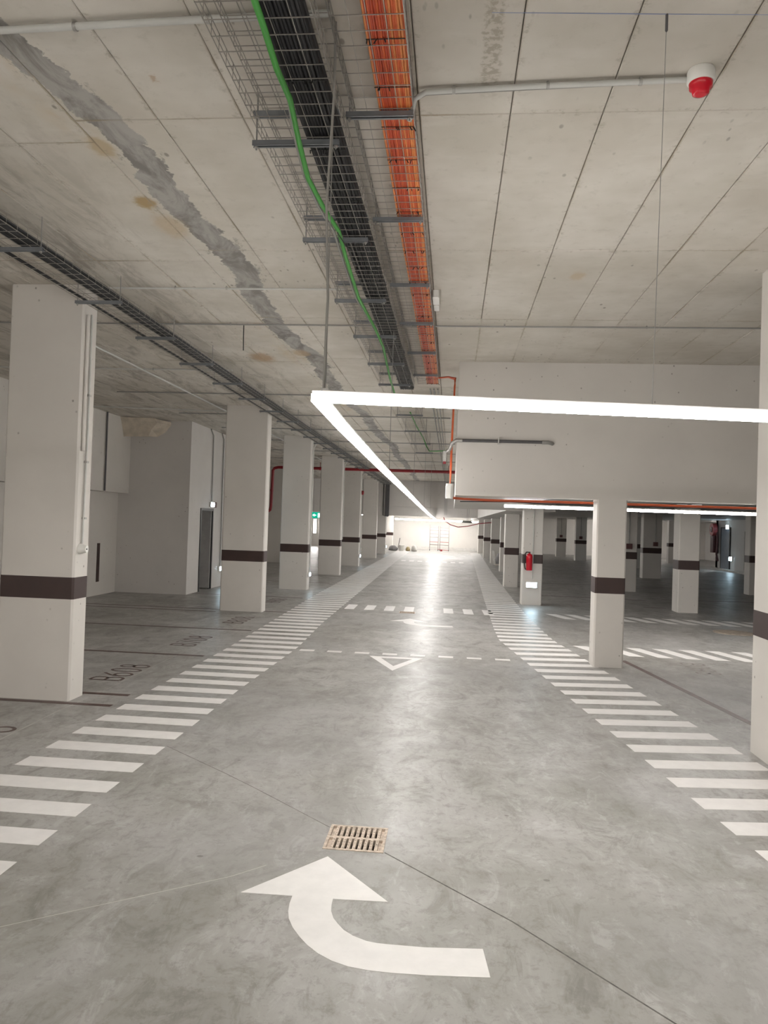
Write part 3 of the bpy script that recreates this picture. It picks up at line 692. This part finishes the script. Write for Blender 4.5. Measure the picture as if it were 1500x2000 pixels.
MB().tube([(-.28, 3.83, 3.88), (-.25, 3.775, 3.955), (-.2, 3.768, 3.978), (.3, 3.742, 3.98), (1.08, 3.70, 3.98)], .006, 6).obj('thin_cable', 'greycable', t)
conduit('thin pale pipe crossing the ceiling between left tray and grey repair', [(-3.6, 6.91, 3.975), (-1.05, 6.925, 3.975)], .009, 'pvc', [(-2.7, 6.91, 3.975), (-2.2, 6.912, 3.975)])
conduit('thin conduit crossing the whole ceiling before the hanging beam', [(-7.4, 8.2, 3.975), (-.31, 8.205, 3.975), (4.8, 8.16, 3.975)], .009, 'steelc', [(-2.55, 8.2, 3.975), (.5, 8.2, 3.975), (-3.2, 8.2, 3.975), (2.0, 8.19, 3.975)])
conduit('pale conduit crossing the ceiling above the second left column', [(-7.4, 10.77, 3.975), (-3.3, 10.77, 3.975)], .012, 'pvc', [(-4.5, 10.77, 3.975)])
conduit('long conduit running along the ceiling behind the left columns', [(-4.67, 9.0, 3.965), (-4.64, 15.0, 3.965), (-4.7, 30, 3.965)], .014, 'pvc', [(-4.66, 10.3, 3.965), (-4.66, 11.6, 3.965), (-4.65, 12.9, 3.965)])
conduit('pale conduit crossing the ceiling near the rough concrete lump', [(-7.4, 14.55, 3.97), (-4.7, 14.9, 3.97)], .012)
for i, (y, x0, x1) in enumerate([(12.8, -6, -.1), (15.3, -5.8, -.1), (17.6, -5.6, -.1), (20.2, -5.6, .0), (23.0, -7.2, 1.2), (26.0, -7.2, 1.2)]):
    conduit('thin steel conduit crossing the ceiling beyond the lamp corner, %s along' % ORD[i], [(x0, y, 3.975), (x1, y, 3.975)], .011, 'steelc')
for i, x in enumerate((-.42, -.36, -.30)):
    conduit(['left', 'middle', 'right'][i] + ' one of three thin steel conduits running along the far ceiling', [(x, 12.0, 3.97), (x, 38.3, 3.97), (x, 38.32, 2.3)], .011, 'steelc')
single('hanging_wire_tail', MB().tube([(-2.42, 8.28, 3.99), (-2.42, 8.28, 3.86), (-2.415, 8.28, 3.70)], .006, 6), 'black', 'short black wire tail hanging from the ceiling right of the left tray', 'wire')
t = conduit('conduit running down the nearest left column to its white socket', [(-3.572, 7.02, 3.74), (-3.572, 7.02, 2.6), (-3.574, 7.0, 1.5)], .010, 'pvc', [])
for z in (2.95, 2.3, 1.75): MB().box(-3.592, -3.558, 7.0, 7.04, z-.01, z+.01).obj('clip', 'galv', t)
conduit('wide pale trunking up the corner of the nearest left column', [(-3.574, 6.95, 3.72), (-3.574, 6.945, 3.1), (-3.574, 6.945, 2.4)], .018, 'wall')
t = thing('wall_socket', 'round white socket on the side of the nearest left column', 'socket', (-3.57, 6.99, 1.45))
MB().lathe([(.05, 0), (.05, .02), (.035, .055), (.034, .075)], 18, (-3.59, 6.985, 1.453), 'x').obj('body', 'whiteplastic', t)
MB().lathe([(.008, 0), (.008, .006)], 8, (-3.515, 6.975, 1.453), 'x').obj('screw', 'darkpipe', t)
conduit('dark conduit running down the upper left wall', [(-7.47, 15.53, 4.0), (-7.47, 15.53, 2.30)], .018, 'darkpipe')
conduit('dark conduit running down to the emergency light above the door', [(-6.02, 18.1, 3.985), (-6.025, 18.33, 3.85), (-6.025, 18.37, 2.2)], .015, 'steelc')
conduit('dark conduit running down to the low emergency light by the second column', [(-6.02, 19.0, 3.985), (-6.025, 19.18, 3.85), (-6.025, 19.22, .55)], .015, 'steelc')
for i, (x, y, z0, z1, ds) in enumerate([(-3.67, 19.35, .45, 3.7, 'third'), (-3.69, 25.15, 1.2, 3.7, 'fourth'), (-3.74, 30.65, .6, 3.7, 'fifth'), (-3.85, 44.1, 1.2, 2.45, 'seventh')]):
    conduit('conduit running down the aisle side of the %s left column' % ds, [(x+.14, y, min(3.99, z1+.25)), (x+.01, y, z1), (x, y, z1-.15), (x, y, z0)], .016, 'pvc')
conduit('pair of conduits down the extinguisher column', [(1.90, 17.78, 2.4), (1.90, 17.78, .62)], .014, 'pvc')

# ------------------------------------------------------------------ alarm, extinguisher, emergency lights, sign
t = thing('alarm_sounder', 'red and white fire alarm sounder on the ceiling at the top right', 'alarm', (1.11, 3.65, 3.9))
MB().lathe([(.060, 0), (.063, -.01), (.063, -.055), (.057, -.062)], 28, (1.11, 3.65, 4.0)).obj('base', 'whiteplastic', t)
MB().lathe([(.054, -.06), (.052, -.085), (.040, -.092), (.038, -.112), (.022, -.118)], 28, (1.11, 3.65, 4.0)).obj('red_dome', 'redgloss', t)
ex = (1.812, 17.70)
t = thing('fire_extinguisher', 'red fire extinguisher hanging on a white column', 'extinguisher', (ex[0], ex[1], .81))
body = MB().lathe([(.058, .81), (.072, .82), (.072, 1.13), (.066, 1.165), (.045, 1.19), (.022, 1.20), (.02, 1.225)], 24, (*ex, 0)).obj('body', 'redgloss', t)
vl = MB().box(ex[0]-.02, ex[0]+.02, ex[1]-.02, ex[1]+.02, 1.215, 1.245).obj('valve', 'blackmetal', t)
MB().bar((ex[0]-.03, ex[1], 1.245), (ex[0]+.11, ex[1]-.02, 1.295), .025, .012).bar((ex[0]-.03, ex[1], 1.245), (ex[0]+.11, ex[1]-.02, 1.232), .025, .012).obj('handle', 'redgloss', vl)
MB().tube([(ex[0]-.02, ex[1], 1.232), (ex[0]-.07, ex[1]-.02, 1.235), (ex[0]-.115, ex[1]-.03, 1.17), (ex[0]-.12, ex[1]-.03, 1.0), (ex[0]-.10, ex[1]-.03, .87), (ex[0]-.085, ex[1]-.03, .83)], .014, 8).obj('hose', 'black', t)
lb = MB(); vv = [(ex[0]+.0735*math.sin(a), ex[1]-.0735*math.cos(a), z) for z in (.95, 1.11) for a in [-.55+.15*i for i in range(11)]]
lb.add(vv, [(i, i+1, i+12, i+11) for i in range(10)], True).obj('label_sticker', 'scafred', body)
MB().box(ex[0]-.062, ex[0]-.042, ex[1]-.066, ex[1]-.056, 1.03, 1.13).obj('white_tag', 'whiteplastic', body)
MB().box(ex[0]-.03, ex[0]+.03, ex[1]+.06, ex[1]+.1, 1.0, 1.1).obj('bracket', 'blackmetal', t)
def emergency(p, face, label, w_=.28, h_=.12):
    x, y, z = p; t = thing('emergency_light', label, 'emergency light', p, 'emergency lights')
    if face == 'y':
        MB().box(x-w_/2, x+w_/2, y-.04, y, z-h_/2, z+h_/2, .008).obj('body', 'whiteplastic', t); MB().box(x-w_/2+.015, x+w_/2-.015, y-.046, y-.0405, z-h_/2+.012, z+h_/2-.012).obj('lens', 'emer', t)
    else:
        s = 1 if face == 'x' else -1
        MB().box(min(x, x+s*.05), max(x, x+s*.05), y-w_/2, y+w_/2, z-h_/2, z+h_/2, .008).obj('body', 'whiteplastic', t)
        a, b_ = sorted((x+s*.0505, x+s*.058)); MB().box(a, b_, y-w_/2+.015, y+w_/2-.015, z-h_/2+.012, z+h_/2-.012).obj('lens', 'emer', t)
emergency((1.89, 17.8, .47), 'y', 'bright bluish emergency light low on the extinguisher column', .26, .13)
emergency((-6.05, 18.37, 2.12), 'x', 'bright emergency light above the open grey door')
emergency((-6.05, 19.22, .47), 'x', 'bright emergency light low on the wall left of the second column', .2, .12)
emergency((-3.70, 19.33, .40), 'x', 'small bright emergency light low on the third left column', .16, .1)
emergency((-3.77, 30.6, .42), 'x', 'small bright emergency light low on the fifth left column', .2, .12)
emergency((-3.88, 44.1, .42), 'x', 'small bright emergency light low on the seventh left column', .2, .12)
emergency((XE-.002, 38.2, 2.16), '-x', 'bluish emergency light above the steel door on the right', .4, .2)
emergency((XE-.002, 37.7, .62), '-x', 'bluish emergency light low beside the steel door', .4, .2)
single('wall_plaque', MB().box(-6.045, -6.02, 18.56, 18.75, 2.05, 2.19), 'maroon', 'small brown plaque beside the emergency light over the door', 'sign')
t = thing('exit_sign', 'green lit exit sign hanging beyond the third left column', 'exit sign', (-5.48, 30, 1.91))
MB().box(-5.68, -5.28, 29.97, 30.03, 1.91, 2.15).obj('body', 'signgreen', t)
MB().box(-5.70, -5.26, 29.96, 30.04, 2.15, 2.19).obj('housing', 'housing', t)
MB().add([(-5.64, 29.965, 2.03), (-5.56, 29.965, 1.97), (-5.56, 29.965, 2.01), (-5.49, 29.965, 2.01), (-5.49, 29.965, 2.05), (-5.56, 29.965, 2.05), (-5.56, 29.965, 2.09)], [(0, 1, 2, 3, 4, 5, 6)]).obj('arrow', 'signwhite', t)
MB().box(-5.42, -5.33, 29.962, 29.969, 1.94, 2.11).obj('door_symbol', 'signwhite', t)
for x in (-5.6, -5.36): MB().tube([(x, 30, 2.19), (x, 30, CEIL)], .006, 5).obj('rod', 'steelc', t)

t = thing('wall_lamp', 'upright lit lamp on the far wall below the exit sign', 'lamp', (-9.9, YN-.05, .95))
MB().box(-10.0, -9.82, YN-.07, YN-.002, .95, 1.9).obj('diffuser', 'led', t)
MB().box(-10.03, -9.79, YN-.05, YN-.001, .9, 1.95).obj('housing', 'housing', t)

# red fire main
t = thing('fire_pipe', 'red fire main crossing under the ceiling and dropping at the left', 'pipe', (-6.8, 27.8, 2.1))
MB().tube([(.9, 27.8, 3.76), (-6.6, 27.8, 3.775), (-6.74, 27.8, 3.74), (-6.8, 27.8, 3.65), (-6.83, 27.8, 2.3), (-6.86, 27.8, 2.16), (-6.95, 27.8, 2.09), (-7.1, 27.8, 2.08)], .056, 12).obj('tube', 'red', t)
for x in (-5, -2.4, -.2): MB().lathe([(.064, -.03), (.064, .03)], 14, (x, 27.8, 3.765), 'x').tube([(x, 27.8, 3.82), (x, 27.8, CEIL-.002)], .01, 5).obj('clamp', 'red', t)
MB().lathe([(.064, -.04), (.064, .04)], 14, (-6.82, 27.8, 2.9)).obj('coupling', 'red', t)
single('red_bell', MB().lathe([(.09, 0), (.09, .05), (.05, .08)], 16, (-3.74, 30.68, 3.02), 'x'), 'red', 'small red bell on the side of the fifth left column', 'bell')

# unlit strip lights behind the beam, small boxes on columns
for i, (x, y, z, rz) in enumerate([(4.62, 17.2, 2.385, .02), (4.87, 17.0, 2.39, -.02), (5.11, 16.8, 2.40, -.12), (6.35, 17.0, 2.375, .05), (6.67, 17.0, 2.385, .0)]):
    t = thing('strip_light', ['leftmost unlit white strip light in the row above the strip light column', 'middle unlit white strip light above the strip light column', 'tilted unlit white strip light just left of the strip light column', 'unlit white strip light nearest the right foreground column, left one', 'unlit white strip light touching the right foreground column'][i], 'strip light', (x, y, z), 'unlit strip lights')
    b = MB().box(-.105, .105, -.5, .5, -.035, -.002).obj('diffuser', 'unlit'); b.parent = t
    b = MB().box(-.11, .11, -.51, .51, -.002, .02).obj('housing', 'housing'); b.parent = t
    t.rotation_euler = (0, rz, 0)
for x, y, z, ds in [(7.85, 29.88, 1.33, 'wide shaded column'), (5.25, 22.88, 1.35, 'narrow column right of the beam column'), (7.05, 49.48, 1.33, 'left shaded column by the back wall'), (7.4, 44.08, 1.33, 'right shaded column by the back wall')]:
    t = thing('switch_box', 'small dark switch box on the ' + ds, 'switch box', (x, y, z))
    MB().box(x-.09, x+.09, y-.06, y, z-.08, z+.08, .01).obj('body', 'maroon', t); MB().tube([(x, y-.02, z+.08), (x, y-.02, 2.5)], .015, 6).obj('conduit', 'steelc', t)
# hose reel cabinet group by the steel door
t = thing('hose_reel', 'red hose reel with hanging hose on the right wall', 'hose reel', (XE-.2, 39.5, 1.3))
MB().lathe([(.32, -.1), (.32, .1)], 24, (XE-.25, 39.55, 2.02), 'x').obj('reel', 'scafred', t)
MB().lathe([(.14, -.13), (.14, .13)], 16, (XE-.25, 39.55, 2.02), 'x').obj('hub', 'maroon', t)
MB().box(XE-.3, XE-.05, 39.45, 39.85, .85, 1.75, .03).obj('hose_bundle', 'maroon', t)
MB().tube([(XE-.15, 39.3, 2.0), (XE-.15, 39.25, 1.2), (XE-.2, 39.2, .8), (XE-.2, 39.05, .55), (XE-.2, 39.0, .45)], .05, 8).obj('hose', 'maroon', t)
for i, y in enumerate((35.9, 35.5, 35.15)):  # pale bars whose colour stands in for bright upright slits of light
    single('light_slit_strip', MB().tube([(XE-.06, y, .08), (XE-.06, y, 1.95)], .045, 8), 'yellow' if i == 1 else 'kerb', ['leftmost', 'middle yellowish', 'rightmost'][i] + ' upright strip standing in for a slit of light beside the steel door', 'pipe')

# ------------------------------------------------------------------ scaffold, debris, hanging cable
t = thing('scaffold', 'narrow steel scaffold tower standing before the far wall', 'scaffold', (-.85, 51.8, 0))
yy = 51.8
for x in (-1.50, -.92, -.80, -.20):
    MB().tube([(x, yy, .12), (x, yy, 1.80 if x not in (-.92, -.8) else 1.72)], .022, 6).obj('upright', 'scaf', t)
    MB().lathe([(.05, -.02), (.06, 0), (.05, .02)], 12, (x, yy, .062), 'x').obj('wheel', 'black', t)
for a, b_ in ((-1.5, -.92), (-.8, -.2)):
    for z in (.42, .62, .95, 1.18, 1.42, 1.62):
        MB().tube([(a, yy, z), (b_, yy, z - .01)], .018, 6).obj('rung', 'scafred' if z == .62 else 'scaf', t)
MB().tube([(-1.5, yy, .45), (-.2, yy, .40)], .018, 6).obj('brace', 'scaf', t); MB().tube([(-.95, yy-.05, .12), (-.2, yy-.05, .06)], .015, 6).obj('brace', 'scafred', t)
single('red_tool', MB().box(-.76, -.62, 51.5, 51.6, .0, .09, .01), 'red', 'small red tool at the foot of the scaffold', 'tool')
def blob(c, s, seed, n=12):
    rr = random.Random(seed); b = MB(); pr = [(.35, 0), (.95, .06), (1., .35), (.85, .7), (.5, .95), (.15, 1.0)]; v = []; f = []
    for r, h in pr:
        for j in range(n):
            a = 2*math.pi*j/n; k_ = r*(1+rr.uniform(-.13, .13)); v.append((c[0]+s[0]*k_*math.cos(a), c[1]+s[1]*k_*math.sin(a), c[2]+s[2]*h*(1+rr.uniform(-.05, .05))))
    for i in range(len(pr)-1):
        for j in range(n): f.append((i*n+j, i*n+(j+1) % n, (i+1)*n+(j+1) % n, (i+1)*n+j))
    b.add(v, f, True); b.add(v[:n], [tuple(reversed(range(n)))]); b.add(v[-n:], [tuple(range(n))]); return b
single('sack', blob((-3.85, 49.6, 0), (.30, .25, .34), 1), 'sack', 'grey sack on the floor by the last left columns', 'sack')
t = thing('bucket', 'off white bucket beside the grey sack near the far wall', 'bucket', (-3.3, 49.6, 0)); MB().lathe([(.15, 0), (.19, .36)], 18, (-3.3, 49.6, 0)).obj('body', 'bucket', t)
MB().lathe([(.2, .35), (.2, .38)], 18, (-3.3, 49.6, 0)).obj('rim', 'bucket', t)
single('yellow_sack', blob((-2.86, 49.7, 0), (.15, .2, .30), 2), 'yellow', 'yellow bag between the bucket and the clear bag', 'bag')
single('plastic_bag', blob((-2.45, 49.5, 0), (.2, .2, .40), 4), 'bucket', 'pale plastic bag rightmost in the heap near the far wall', 'bag')
single('pole', MB().tube([(-3.55, 49.7, .1), (-3.42, 49.75, .85)], .02, 6), 'darkpipe', 'short dark pole leaning out of the grey sack', 'pole')
single('board', MB().add([(2.02, 36.0, 0), (2.12, 36.0, 0), (2.06, 36.7, .62), (1.96, 36.7, .62), (2.02, 35.95, .0), (2.12, 35.95, 0), (2.06, 36.62, .64), (1.96, 36.62, .64)], [(0, 1, 2, 3), (7, 6, 5, 4), (0, 4, 5, 1), (1, 5, 6, 2), (2, 6, 7, 3), (3, 7, 4, 0)]), 'bucket', 'white board leaning at a right-hand column', 'board')
single('sack', blob((2.32, 36.2, 0), (.24, .2, .55), 5), 'sack', 'dark sack beside the leaning white board', 'sack')
single('board', MB().box(2.05, 2.5, 35.3, 35.8, 0, .05), 'timber', 'pale timber board lying at the foot of a right-hand column', 'board')
single('red_cable', MB().tube([(-.45, 38.6, 2.21), (-.38, 38.6, 2.02), (-.1, 38.6, 1.83), (.3, 38.5, 1.72), (.8, 38.2, 1.78), (1.3, 37.8, 1.92), (1.93, 37.4, 2.0)], .022, 6), 'red', 'red cable sagging below the far cross beam', 'cable')
t = thing('hanging_cable_coil', 'cable coil hanging on thin rods below the far cross beam', 'cable', (.75, 37, 1.95))
for x in (.72, .80): MB().tube([(x, 37, CEIL), (x, 37, 1.98)], .012, 5).obj('rod', 'steelc', t)
for q in range(3): MB().tube([(.72+.26*math.cos(a/10*2*math.pi)*(1-.1*q), 37+.2*math.sin(a/10*2*math.pi), 1.96+.03*q) for a in range(11)], .02, 6).obj('coil', 'black' if q % 2 else 'greycable', t)
single('black_cable', MB().tube([(.1, 10.6, 2.14), (.8, 10.62, 2.155), (1.3, 10.6, 2.14), (2.2, 10.62, 2.15), (3.4, 10.6, 2.14), (4.6, 10.6, 2.135)], .007, 5), 'blackcable', 'black cable sagging beside the orange cables under the beam', 'cable')
single('chalk_line', MB().tube([(.1, 3.2, 3.999), (.7, 3.235, 3.999), (1.6, 3.28, 3.999)], .0018, 4), 'blue', 'faint blue string line along the ceiling at the top right', 'string')
bpy.context.view_layer.update()
